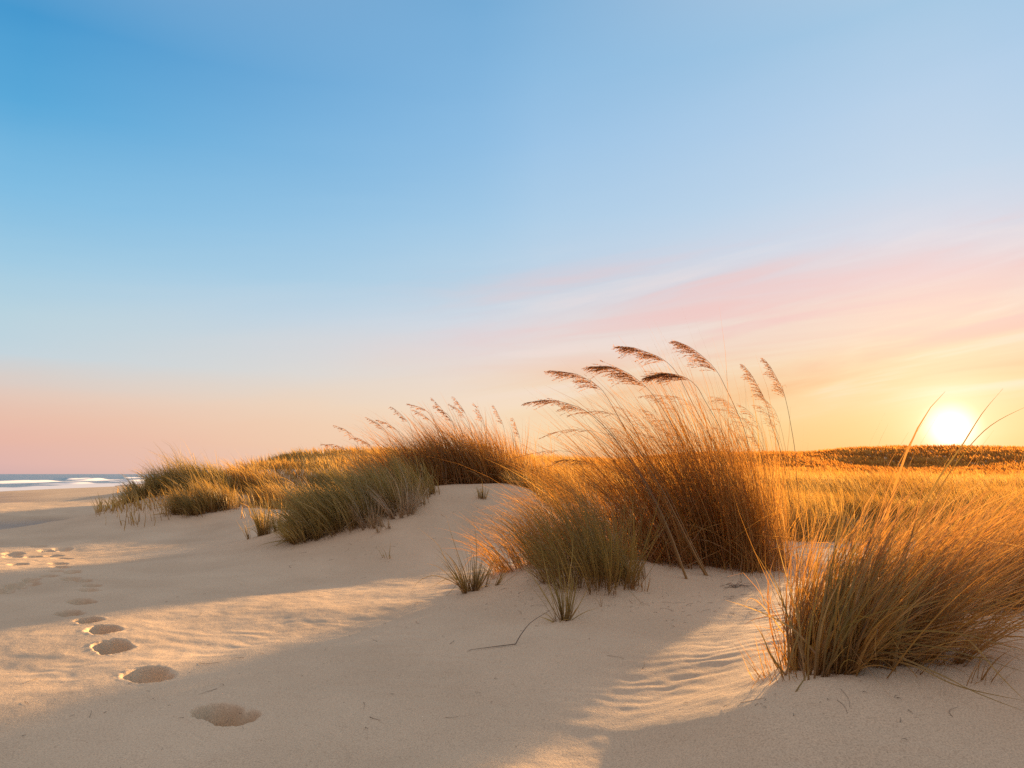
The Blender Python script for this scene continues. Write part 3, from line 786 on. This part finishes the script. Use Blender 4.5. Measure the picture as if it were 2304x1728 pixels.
# ---- right foreground tussock
def right_tussock():
    c = ground_hit(1850, 1525)
    org = tuple(c)
    e = empty('beach_grass_tussock', org)
    tag(e, 'large amber tussock on the nearest mound, combed over to the right', 'grass tussock', TUSS)
    WR = np.array([1.0, .35, 0])
    g = Geo()
    x, y = c[0], c[1]
    clump(g, x + .12, y + .16, .17, .15, 380, (.45, 1.05), (.35, .10, 0), .75, .0038, spread=.28, droop=.30, tint=(.0, .9), wind=WR, K=8)
    clump(g, x + .28, y + .32, .21, .19, 500, (.50, 1.2), (.55, .18, 0), .95, .0034, spread=.25, droop=.40, tint=(.1, 1), wind=WR, K=9)
    clump(g, x + .48, y + .48, .30, .22, 520, (.60, 1.25), (.60, .20, 0), 1.1, .0034, spread=.25, droop=.45, tint=(.2, 1), wind=WR, K=9)
    clump(g, x + .06, y + .04, .09, .06, 260, (.25, .60), (.30, 0, 0), .55, .0038, spread=.35, droop=.3, tint=(0, 1), wind=WR)
    clump(g, x + 1.0 * .30, y + .28, .34, .22, 260, (.50, 1.30), (.45, .12, 0), .85, .0062, spread=.45, droop=.55, tint=(.0, 1), wind=WR, K=10)
    clump(g, x + .25, y + .15, .42, .30, 120, (.10, .35), (.1, 0, 0), .5, .0034, spread=.6, droop=.6, tint=(.2, 1), wind=WR)
    clump(g, x + .20, y + .15, .26, .20, 60, (.40, .80), (.10, 0, 0), .7, .0044, spread=.75, droop=.6, tint=(.2, 1), wind=WR, K=10, per=3, thatch=0)
    # low blades swept out along the sand
    clump(g, x + .30, y + .16, .16, .08, 150, (.55, 1.05), (1.0, -.05, -.25), 1.0, .0040, spread=.35, droop=1.1, tint=(.2, 1), wind=np.array([1., 0, 0]), K=10)
    g.build('leaf_blades', MAT['gold'], org, e)
    g = Geo()
    Y = y
    D = [([(1820,1545),(1818,1470),(1826,1400),(1838,1330),(1838,1250)], Y, Y), ([(1832,1540),(1838,1450),(1852,1360),(1862,1280),(1866,1180)], Y, Y + .05),
         ([(1850,1535),(1862,1440),(1866,1330),(1870,1230),(1868,1140)], Y + .03, Y + .1), ([(1862,1530),(1876,1450),(1880,1370),(1876,1300)], Y + .03, Y + .06),
         ([(1812,1545),(1806,1480),(1800,1420),(1785,1350),(1762,1270),(1742,1195)], Y, Y + .1), ([(1820,1500),(1795,1440),(1772,1385),(1750,1320),(1718,1262)], Y, Y + .1),
         ([(1835,1470),(1790,1420),(1740,1390),(1680,1365),(1632,1350)], Y, Y + .1),
         ([(1768,1520),(1735,1475),(1715,1430),(1692,1395)], Y - .02, Y + .05), ([(1768,1520),(1785,1460),(1800,1420),(1815,1375)], Y - .02, Y),
         ([(1780,1580),(1795,1550),(1815,1520),(1825,1500)], Y - .12, Y - .02),
         ([(1880,1510),(1910,1420),(1960,1320),(2010,1210),(2060,1085)], Y + .1, Y + .25), ([(1890,1500),(1930,1400),(1985,1290),(2025,1180)], Y + .1, Y + .25),
         ([(2000,1330),(2060,1180),(2110,1080),(2166,1000),(2210,930),(2257,874)], Y + .3, Y + .45),
         ([(2060,1200),(2120,1090),(2185,1000),(2240,950),(2330,905)], Y + .35, Y + .5),
         ([(1880,1500),(1960,1440),(2060,1420),(2180,1430),(2330,1475)], Y + .1, Y - .2), ([(1890,1490),(2000,1420),(2120,1390),(2240,1360),(2330,1340)], Y + .1, Y + .1),
         ([(1900,1490),(1990,1450),(2100,1455),(2200,1480),(2330,1520)], Y + .08, Y - .25), ([(1890,1470),(2010,1385),(2140,1345),(2330,1310)], Y + .15, Y + .2),
         ([(1930,1460),(2000,1470),(2120,1520),(2200,1560),(2330,1610)], Y + .1, Y - .35), ([(1880,1430),(1960,1395),(2080,1360),(2160,1345),(2330,1360)], Y + .1, Y + .1),
         ([(2140,1410),(2190,1450),(2250,1520),(2320,1590)], Y + .1, Y - .3), ([(1980,1480),(2060,1500),(2160,1545),(2320,1580)], Y, Y - .3)]
    drawn_blades(g, D, .0078, (.15, .9), 18)
    clump(g, x + .04, y + .05, .10, .07, 110, (.35, .85), (.12, 0, 0), .45, .0056, spread=.45, droop=.3, tint=(0, .6), wind=WR)
    clump(g, x + .25, y + .25, .22, .18, 160, (.45, 1.1), (.45, .1, 0), .8, .0054, spread=.35, droop=.45, tint=(0, .8), wind=WR, K=9)
    o = g.build('stray_blades', MAT['olive'], org, e); o['label'] = 'long green and straw coloured blades straying from the tussock'
    # second tussock behind it
    g = Geo()
    x2, y2 = 2.35, 3.75
    clump(g, x2, y2, .45, .35, 1150, (.50, 1.10), (.50, .15, 0), .95, .0034, spread=.22, droop=.40, tint=(.1, 1), wind=WR, K=9)
    clump(g, x2 + .55, y2 + .5, .45, .35, 850, (.50, 1.10), (.55, .15, 0), .95, .0036, spread=.22, droop=.35, tint=(.2, 1), wind=WR, K=9)
    o = g.build('beach_grass_tussock', MAT['gold'], (x2, y2, zg(x2, y2)))
    tag(o, 'amber tussock at the right edge, just behind the one on the nearest mound', 'grass tussock', TUSS)
right_tussock()

g = Geo()
clump(g, 3.45, 8.7, .55, .45, 620, (.55, 1.15), (-.08, 0, 0), .40, .0046, spread=.2, droop=.2, tint=(.2, 1))
clump(g, 4.1, 9.1, .5, .4, 380, (.35, .85), (-.08, 0, 0), .40, .0046, spread=.25, droop=.2, tint=(.2, 1))
o = g.build('beach_grass_tussock', MAT['field'], (3.45, 8.7, zg(3.45, 8.7))); tag(o, 'thin golden stand of tall grass in the gap between the two big tussocks', 'grass tussock', TUSS)

# ---- middle dune
def middle_dune():
    org = np.array([-.9, 11.2, zg(-.9, 11.2)])
    e = empty('beach_grass_tussock', org)
    tag(e, 'broad brown tussock crowning the middle dune behind the bare sand slope', 'grass tussock', TUSS)
    g = Geo()
    clump(g, -1.35, 10.9, .85, .6, 2000, (.60, 1.40), (-.30, 0, 0), .75, .0075, spread=.25, droop=.4, tint=(0, .7))
    clump(g, -.65, 11.1, .75, .6, 2000, (.70, 1.55), (-.18, 0, 0), .60, .0075, spread=.2, droop=.3, tint=(.0, .85))
    clump(g, .05, 11.2, .6, .6, 1300, (.50, 1.25), (-.10, 0, 0), .45, .0075, spread=.2, droop=.25, tint=(.3, 1))
    clump(g, -1.2, 11.0, 1.0, .6, 300, (1.2, 1.65), (-.35, 0, 0), 1.1, .006, spread=.15, droop=.6, tint=(.2, .9), K=9, thatch=0)
    g.build('leaf_blades', MAT['rust'], org, e)
    TP = [((1022,894),(1043,923),(1058,961)), ((973,897),(995,922),(1018,950)), ((918,908),(958,923),(980,955)), ((882,916),(905,935),(925,965)),
          ((826,940),(853,955),(875,985)), ((755,959),(780,969),(806,1002)), ((1067,909),(1080,930),(1090,960)), ((1111,913),(1125,940),(1135,970)),
          ((978,914),(1000,930),(1025,965)), ((1155,942),(1163,965),(1170,990)), ((1014,911),(1035,925),(1060,970)), ((930,922),(955,935),(985,970)),
          ((850,945),(875,955),(905,985)), ((790,985),(815,990),(840,1015)), ((725,1000),(760,1003),(800,1030))]
    for tp in TP:
        Y = R.uniform(10.4, 11.6)
        (ax, ay), (bx, by), (cx, cy) = tp
        rx = cx + (cx - bx) * 1.3; X = (rx - 1152) / F * Y
        root = np.array([X, Y, zg(X, Y)])
        flower_stalk(e, org, [(ax, ay), (bx, by), (cx, cy)], Y, root, head=.38, blen=.11, nb=26, spw=.009, r=.0035, lee=(-.5, 0, -.3), tint=(.2, .9), full=.8)
    # green skirt in front
    c = ground_hit(690, 1215)
    g = Geo()
    clump(g, -2.25, 8.95, .55, .40, 1900, (.45, .95), (-.28, -.05, 0), .85, .0062, spread=.35, droop=.45, tint=(0, .95))
    clump(g, -2.1, 9.1, .75, .5, 260, (.85, 1.25), (-.28, 0, 0), .9, .0045, spread=.25, droop=.5, tint=(.65, 1), K=9)
    clump(g, -1.65, 9.4, .60, .45, 1600, (.40, .95), (-.24, -.05, 0), .80, .0062, spread=.30, droop=.4, tint=(.1, 1))
    clump(g, -2.55, 8.75, .25, .20, 600, (.30, .60), (-.15, -.15, 0), .6, .0055, spread=.5, droop=.6, tint=(.4, 1))
    o = g.build('beach_grass_tussock', MAT['green'], tuple(c))
    tag(o, 'dense dark green tussock at the left foot of the middle dune', 'grass tussock', TUSS)
    c = ground_hit(903, 1165)
    g = Geo()
    clump(g, c[0], c[1] + .05, .14, .10, 190, (.40, .95), (-.10, 0, 0), .35, .0055, spread=.55, droop=.3, tint=(.2, 1))
    clump(g, c[0] - .35, c[1] - .2, .10, .10, 90, (.35, .75), (-.12, 0, 0), .4, .0055, spread=.45, droop=.3, tint=(.0, .8))
    clump(g, c[0] - .20, c[1] - .3, .22, .10, 80, (.15, .35), (.0, -.5, 0), .3, .0055, spread=.5, droop=.9, tint=(.3, 1), wind=np.array([0, -1., 0]))
    o = g.build('beach_grass_tussock', MAT['straw'], tuple(c))
    tag(o, 'thin straw coloured tussock in front of the middle dune, rooted on bare slope', 'grass tussock', TUSS)
    for (px, py, n, ln, lab) in [(1085, 1122, 55, .32, 'little pale tuft on the crest of the bare sand slope'),
                                 (975, 1112, 60, .30, 'little tuft below the brown tussock, left end of the bare crest')]:
        c = ground_hit(px, py); g = Geo()
        clump(g, c[0], c[1], .05, .04, n, (ln * .5, ln), (-.02, 0, 0), .25, .006, spread=.4, droop=.2, tint=(.2, 1))
        o = g.build('beach_grass_tuft', MAT['olive'], tuple(c)); tag(o, lab, 'grass tuft', 'small tufts of grass')
    c = ground_hit(590, 1205); g = Geo()
    clump(g, c[0], c[1], .20, .10, 230, (.25, .62), (.02, 0, 0), .15, .006, spread=.65, droop=.3, tint=(.3, 1))
    clump(g, c[0] + .30, c[1] + .1, .15, .10, 120, (.2, .45), (.15, 0, 0), .25, .006, spread=.55, droop=.3, tint=(.2, .9), wind=np.array([1., 0, 0]))
    o = g.build('beach_grass_tuft', MAT['green'], tuple(c)); tag(o, 'loose spiky tuft on shaded sand left of the dark green tussock', 'grass tuft', 'small tufts of grass')
    # low golden tussocks right of the crest
    for (X, Y, rx, n, ln, mat, lab) in [(.55, 11.2, .60, 1300, .85, 'field', 'golden tussock right of the brown one on the middle dune crest'),
                                        (.35, 10.15, .45, 650, .42, 'olive', 'low olive tussock on the right end of the bare crest'),
                                        (1.35, 12.6, .7, 1000, .70, 'field', 'golden tussock seen through the arching tops of the tallest tussock')]:
        g = Geo(); clump(g, X, Y, rx, rx * .7, n, (ln * .5, ln), (-.12, 0, 0), .5, .007, spread=.3, droop=.3, tint=(.1, 1))
        o = g.build('beach_grass_tussock', MAT[mat], (X, Y, zg(X, Y))); tag(o, lab, 'grass tussock', TUSS)
middle_dune()

# ---- left dunes
def left_dunes():
    specs = [
      (-6.0, 13.4, .55, .35, 1500, (.35, .75), 'olive', 'olive tussock at the foot of the left dune, its dry tops catching light'),
      (-7.3, 15.8, .85, .60, 2400, (.45, .95), 'green', 'dark green tussock on the left end of the dunes'),
      (-8.2, 15.6, .45, .40, 700, (.25, .60), 'green', 'low green tussock trailing left down to the beach'),
      (-6.3, 16.6, .80, .50, 1500, (.40, .80), 'field', 'golden tussock on top of the left dune beside the dark green one'),
      (-5.0, 15.6, .70, .45, 1400, (.35, .75), 'field', 'pale golden tussock on the flank between the left dunes'),
      (-3.9, 15.0, .70, .40, 1300, (.35, .70), 'field', 'golden tussock in the dip left of the middle dune'),
      (-4.6, 17.6, .45, .30, 800, (.35, .60), 'green', 'round dark bush of grass in the golden slope'),
      (-9.9, 20.5, .60, .50, 900, (.30, .60), 'green', 'small dark tussock low on the far left dune'),
      (-12.2, 24.0, .9, .6, 1000, (.20, .42), 'olive', 'olive tussock at the seaward end of the far dune'),
      (-8.8, 25.5, 1.3, .7, 1500, (.2, .45), 'green', 'dark grass cap on the top of the far left dune')]
    for (X, Y, rx, ry, n, ln, mat, lab) in specs:
        g = Geo()
        w = .0045 * Y / 6.5
        clump(g, X, Y, rx, ry, n, ln, (-.18, 0, 0), .65, w, spread=.30, droop=.35, tint=(0, .9), K=6)
        clump(g, X, Y, rx * 1.1, ry, n // 6, (ln[1] * .9, ln[1] * 1.5), (-.28, 0, 0), .85, w * .7, spread=.22, droop=.5, tint=(.6, 1), K=7)
        if Y < 19 and X > -7: clump(g, X, Y, rx * 1.5, ry * 1.4, n // 10, (ln[0] * .5, ln[1] * .8), (-.2, 0, 0), .6, w, spread=.4, droop=.4, tint=(.3, 1), K=6, per=6)
        o = g.build('beach_grass_tussock', MAT[mat], (X, Y, zg(X, Y))); tag(o, lab, 'grass tussock', TUSS)
left_dunes()

# ---- dead scraps lying about the tussocks
def litter():
    g = Geo()
    for (px, py, sx, sy, n) in [(1500,1360,260,40,70), (1180,1350,150,50,40), (1650,1330,120,50,40), (1760,1570,150,50,14), (820,1240,160,40,40),
                                (1050,1150,150,40,25), (1000,1480,500,160,34), (300,1520,400,180,45), (700,1330,400,60,40), (2050,1620,220,80,8)]:
        for k in range(n):
            a = ground_hit(px + R.normal(0, sx * .5), py + R.normal(0, sy * .5))
            L = R.uniform(.005, .03) if R.uniform() < .8 else R.uniform(.04, .12)
            t = R.uniform(0, 2 * math.pi)
            b = np.array([a[0] + L * math.cos(t), a[1] + L * math.sin(t), 0]); b[2] = zg(b[0], b[1]) + R.uniform(.001, .006)
            a[2] += R.uniform(.001, .004)
            m_ = (a + b) / 2 + np.array([R.normal(0, L * .12), R.normal(0, L * .12), R.uniform(.001, .004)])
            tube(g, catmull([a, m_, b], 5), R.uniform(.0007, .0016), .0005, R.uniform(), 3)
    o = g.build('plant_litter', MAT['twig']); tag(o, 'dead scraps of leaf and stem strewn over the sand', 'litter', None, 'stuff')
    # lone shoots creeping out from the stands
    for (px, py, n, ln, mat, lab) in [(1440, 1330, 16, .22, 'gold', 'lone sparse shoot on the sand right of the olive bushy tussock'),
                                      (870, 1255, 14, .30, 'olive', 'lone thin shoot below the straw coloured tussock'),
                                      (1720, 1360, 12, .26, 'gold', 'few dry blades alone between the dead twigs and the amber tussock'),
                                      (1120, 1300, 16, .24, 'gold', 'thin golden shoots right of the splayed green tuft')]:
        c = ground_hit(px, py); q = Geo()
        clump(q, c[0], c[1], .05, .04, n, (ln * .4, ln), (-.1, 0, 0), .4, .0035, spread=.5, droop=.3, tint=(.2, 1))
        o = q.build('beach_grass_tuft', MAT[mat], tuple(c)); tag(o, lab, 'grass tuft', 'small tufts of grass')
litter()

# ---- grass cover nobody could count
def cover(name, label, n, az, rr, keep, ln, mat, lean=(-.12, 0, 0), bend=.5, wscale=.0040 / 6.0, seed=1, tint=(0, 1), rough=.38):
    a = R.uniform(az[0], az[1], n); l = R.uniform(math.log(rr[0]), math.log(rr[1]), n); r = np.exp(l)
    X = r * np.sin(a); Y = r * np.cos(a)
    k = keep(X, Y, a, r) > R.uniform(0, 1, n)
    X, Y, r = X[k], Y[k], r[k]
    n = len(X)
    Z = base_height(X, Y) - .01
    tuft = np.maximum(.72 + rough * vnoise(X * 1.3, Y * 1.3, seed + 100) * (.5 + .5 * vnoise(X * .3, Y * .3, seed + 500)) + .2 * rough * vnoise(X * .45, Y * .45, seed + 700), .2)
    g = Geo()
    root = np.stack([X, Y, Z], 1)
    L = R.uniform(ln[0], ln[1], n) * tuft * (.55 + .45 * smooth(9.5, 13, r))
    d0 = np.array([0, 0, 1.0])[None] + np.asarray(lean)[None] + R.normal(0, .22, (n, 3))
    w = nrm(WIND_L[None] + R.normal(0, .35, (n, 3)))
    wd = np.maximum(.0035, wscale * r) * R.uniform(.6, 1.4, n)
    t = np.clip(.5 + .35 * vnoise(X * .8, Y * .8, seed + 300) + R.normal(0, .22, n), 0, 1) * (tint[1] - tint[0]) + tint[0]
    blades(g, root, L, d0, w, bend * R.uniform(.3, 1.5, n), .3 * R.uniform(.2, 1.6, n), wd, t, 5)
    o = g.build(name, MAT[mat]); tag(o, label, 'grass', None, 'stuff')
    return o

FARSET = [0]
def meadow():
    D = math.radians
    def k_right(X, Y, a, r):
        near = smooth(8.5, 9.6, r - .35 * vnoise(X * .9, Y * .9, 11))
        patch = np.exp(-((np.degrees(a) - 28) / 4.5) ** 2 - ((np.log(r) - math.log(29)) / .17) ** 2)
        fade = smooth(20, 33, r)
        share = (1 - fade) if FARSET[0] == 0 else fade
        return share * near * (1 - .93 * patch) * (1 - .25 * smooth(.1, .6, vnoise(X * .5, Y * .5, 12)))
    cover('dune_grass', 'golden grass filling the hollow behind the right hand mounds', 78000, (D(14), D(46)), (7.0, 33), k_right, (.24, .52), 'field', seed=1)
    cover('dune_grass', 'front edge of the golden meadow, just behind the right hand mounds', 44000, (D(15), D(46)), (8.2, 15), k_right, (.24, .50), 'field', seed=6)
    FARSET[0] = 1
    cover('dune_grass', 'brown grass over the far dune, tinted orange for the glow beneath the setting sun', 90000, (D(6), D(46)), (20, 50), k_right, (.18, .42), 'far', seed=2, wscale=.0105 / 6, rough=.28)
    FARSET[0] = 0
    def k_mid(X, Y, a, r):
        return smooth(10.8, 12.2, r) * (1 - .3 * smooth(.1, .6, vnoise(X * .5, Y * .5, 14)))
    cover('dune_grass', 'golden grass on the slope behind the middle dune', 20000, (D(-4), D(16)), (11, 34), k_mid, (.25, .55), 'field', seed=3)
    def k_left(X, Y, a, r):
        z = base_height(X, Y)
        return np.maximum(smooth(.34, .60, z + .12 * vnoise(X * .7, Y * .7, 15)), .30 * smooth(.14, .34, z + .16 * vnoise(X * .9, Y * .9, 16))) * smooth(11.8, 13.6, r)
    cover('dune_grass', 'golden grass over the tops of the left dunes', 52000, (D(-31), D(-4)), (11.8, 48), k_left, (.25, .55), 'field', seed=4, wscale=.0055 / 6)
meadow()

# ------------------------------------------------------------------ world
def elev(px, py):
    d = ray(px, py); return math.asin(d[2] / np.linalg.norm(d))

def build_world():
    w = bpy.data.worlds.new("World"); scene.world = w; w.use_nodes = True
    nt = w.node_tree; N, L = nt.nodes, nt.links; N.clear()
    out = N.new('ShaderNodeOutputWorld'); bg = N.new('ShaderNodeBackground')
    tc = N.new('ShaderNodeTexCoord'); vec = tc.outputs['Generated']
    sep = N.new('ShaderNodeSeparateXYZ'); L.new(vec, sep.inputs[0])
    el = math_node(N, L, 'ARCSINE', sep.outputs[2])
    az = math_node(N, L, 'ARCTAN2', sep.outputs[0], sep.outputs[1])          # clockwise from +Y
    dif = math_node(N, L, 'SUBTRACT', az, SUN_AZ)
    # |difference| wrapped to 0..pi
    A = math_node(N, L, 'ARCCOSINE', math_node(N, L, 'COSINE', dif))
    # thin high cloud bends the colour bands a little
    mp = N.new('ShaderNodeCombineXYZ')
    L.new(math_node(N, L, 'MULTIPLY', az, 2.2), mp.inputs[0])
    L.new(math_node(N, L, 'MULTIPLY', math_node(N, L, 'SUBTRACT', el, math_node(N, L, 'MULTIPLY', az, .10)), 16.0), mp.inputs[1])
    n1 = N.new('ShaderNodeTexNoise'); n1.inputs['Scale'].default_value = 1.0; n1.inputs['Detail'].default_value = 5; n1.inputs['Roughness'].default_value = .55
    n1.inputs['Distortion'].default_value = .4
    L.new(mp.outputs[0], n1.inputs['Vector'])
    wob = math_node(N, L, 'MULTIPLY', math_node(N, L, 'SUBTRACT', n1.outputs['Fac'], .5), .035)
    el2 = math_node(N, L, 'ADD', el, wob)
    EMAX = math.radians(60)
    pos = math_node(N, L, 'DIVIDE', math_node(N, L, 'ADD', el2, .10), EMAX + .10, True)
    def col(px, stops, top):
        st = []
        for (y22, c) in stops:
            e = elev(px, y22 * 1728 / 1659)
            st.append(((e + .10) / (EMAX + .10), s2l(c)))
        st.sort(key=lambda s: s[0])
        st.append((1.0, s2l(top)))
        r = ramp(N, st); L.new(pos, r.inputs[0]); return r.outputs[0]
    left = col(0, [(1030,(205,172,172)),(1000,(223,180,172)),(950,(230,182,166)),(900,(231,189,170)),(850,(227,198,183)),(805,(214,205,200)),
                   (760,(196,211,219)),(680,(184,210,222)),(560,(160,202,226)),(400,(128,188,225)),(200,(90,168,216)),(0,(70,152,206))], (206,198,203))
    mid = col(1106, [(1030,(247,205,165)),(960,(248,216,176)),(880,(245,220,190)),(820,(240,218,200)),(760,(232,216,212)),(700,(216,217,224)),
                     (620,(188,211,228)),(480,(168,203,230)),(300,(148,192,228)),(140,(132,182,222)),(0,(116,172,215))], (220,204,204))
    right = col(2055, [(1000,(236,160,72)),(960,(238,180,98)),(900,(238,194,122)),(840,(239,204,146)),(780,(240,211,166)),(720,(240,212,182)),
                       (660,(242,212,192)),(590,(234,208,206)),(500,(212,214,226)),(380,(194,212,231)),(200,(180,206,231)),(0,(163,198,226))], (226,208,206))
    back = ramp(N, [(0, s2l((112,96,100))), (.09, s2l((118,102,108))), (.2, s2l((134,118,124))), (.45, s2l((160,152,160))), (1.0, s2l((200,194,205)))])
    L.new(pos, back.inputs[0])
    def mix(f, a, b):
        m = N.new('ShaderNodeMix'); m.data_type = 'RGBA'; m.clamp_factor = True
        L.new(f, m.inputs[0]); L.new(a, m.inputs[6]); L.new(b, m.inputs[7]); return m.outputs[2]
    def mr(x, a, b, o0=0., o1=1., interp='SMOOTHSTEP'):
        m = N.new('ShaderNodeMapRange'); m.interpolation_type = interp
        m.inputs[1].default_value = a; m.inputs[2].default_value = b; m.inputs[3].default_value = o0; m.inputs[4].default_value = o1
        L.new(x, m.inputs[0]); return m.outputs[0]
    D = math.radians
    c = mix(mr(A, D(2), D(36), interp='LINEAR'), right, mid)
    c = mix(mr(A, D(30), D(70), interp='LINEAR'), c, left)
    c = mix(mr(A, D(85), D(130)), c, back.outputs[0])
    # pink wisps of high cloud on the sun's side, rising to the right
    mp2 = N.new('ShaderNodeCombineXYZ')
    L.new(math_node(N, L, 'MULTIPLY', az, 2.6), mp2.inputs[0])
    L.new(math_node(N, L, 'MULTIPLY', math_node(N, L, 'SUBTRACT', el, math_node(N, L, 'MULTIPLY', az, .115)), 23.0), mp2.inputs[1])
    mp2.inputs[2].default_value = 3.7
    n2 = N.new('ShaderNodeTexNoise'); n2.inputs['Scale'].default_value = 1.0; n2.inputs['Detail'].default_value = 5; n2.inputs['Roughness'].default_value = .52
    n2.inputs['Distortion'].default_value = .6
    L.new(mp2.outputs[0], n2.inputs['Vector'])
    wis = mr(n2.outputs['Fac'], .38, .70)
    reg = math_node(N, L, 'MULTIPLY', mr(A, D(50), D(14)), math_node(N, L, 'MULTIPLY', mr(el, D(3.5), D(7)), mr(el, D(20), D(14.2))))
    c = mix(math_node(N, L, 'MULTIPLY', math_node(N, L, 'MULTIPLY', wis, reg), .80), c, mix(mr(el, D(6), D(12)), ramp_const(N, s2l((240,182,128))), ramp_const(N, s2l((238,194,190)))))
    n3f = mr(n2.outputs['Fac'], .50, .30)
    c = mix(math_node(N, L, 'MULTIPLY', math_node(N, L, 'MULTIPLY', n3f, reg), .45), c, ramp_const(N, s2l((246,224,218))))
    # the sun and its glow
    dp = N.new('ShaderNodeVectorMath'); dp.operation = 'DOT_PRODUCT'; L.new(vec, dp.inputs[0]); dp.inputs[1].default_value = tuple(GLOW)
    ang = math_node(N, L, 'ARCCOSINE', math_node(N, L, 'MINIMUM', dp.outputs['Value'], 1.0))
    core = mr(ang, D(2.25), D(0))
    def add(a, f, colr):
        m = N.new('ShaderNodeMix'); m.data_type = 'RGBA'; m.blend_type = 'ADD'; m.clamp_result = False
        m.inputs[0].default_value = 1.0
        v = N.new('ShaderNodeVectorMath'); v.operation = 'SCALE'; v.inputs[0].default_value = colr; L.new(f, v.inputs['Scale'])
        L.new(a, m.inputs[6]); L.new(v.outputs[0], m.inputs[7]); return m.outputs[2]
    halo = math_node(N, L, 'POWER', math.e, math_node(N, L, 'DIVIDE', ang, -D(3.0)))
    c = add(c, halo, (.16, .17, .17))
    halo2 = math_node(N, L, 'POWER', math.e, math_node(N, L, 'DIVIDE', ang, -D(7.0)))
    c = add(c, halo2, (.11, .13, .12))
    halo3 = math_node(N, L, 'POWER', math.e, math_node(N, L, 'DIVIDE', ang, -D(1.5)))
    c = add(c, halo3, (.50, .46, .38))
    c = add(c, core, (.72, .72, .72))
    # below the horizon: the ground's own tone, never seen
    c = mix(mr(el, D(-.6), D(-3.5)), c, ramp_const(N, (.30, .22, .15)))
    # a share of the physical sky
    sky = N.new('ShaderNodeTexSky'); sky.sky_type = 'NISHITA'; sky.sun_disc = False
    sky.sun_elevation = SUN_EL; sky.sun_rotation = SUN_AZ
    sc_ = N.new('ShaderNodeVectorMath'); sc_.operation = 'SCALE'; sc_.inputs['Scale'].default_value = .003; L.new(sky.outputs[0], sc_.inputs[0])
    m = N.new('ShaderNodeMix'); m.data_type = 'RGBA'; m.blend_type = 'ADD'; m.inputs[0].default_value = 1.0
    L.new(c, m.inputs[6]); L.new(sc_.outputs[0], m.inputs[7])
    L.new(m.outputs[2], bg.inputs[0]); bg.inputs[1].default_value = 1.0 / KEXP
    L.new(bg.outputs[0], out.inputs[0])

def ramp_const(N, c):
    n = N.new('ShaderNodeRGB'); n.outputs[0].default_value = (float(c[0]), float(c[1]), float(c[2]), 1); return n.outputs[0]
build_world()

# ------------------------------------------------------------------ sun
sd = bpy.data.lights.new('sun', 'SUN'); sd.energy = 4.4; sd.angle = math.radians(1.3); sd.color = (1.0, .60, .27)
so = bpy.data.objects.new('sun', sd); COL.objects.link(so)
v = Vector((math.sin(SUN_AZ) * math.cos(SUN_EL), math.cos(SUN_AZ) * math.cos(SUN_EL), math.sin(SUN_EL)))
so.rotation_euler = v.to_track_quat('Z', 'Y').to_euler()
so.location = v * 50

# ------------------------------------------------------------------ render settings
scene.view_settings.view_transform = 'Standard'
scene.view_settings.look = 'None'
scene.view_settings.exposure = EXPOSURE
scene.view_settings.gamma = 1.0
c = scene.cycles
c.max_bounces = 6; c.volume_bounces = 0; c.diffuse_bounces = 3; c.glossy_bounces = 2; c.transmission_bounces = 3; c.transparent_max_bounces = 8
c.use_denoising = False
c.use_adaptive_sampling = False
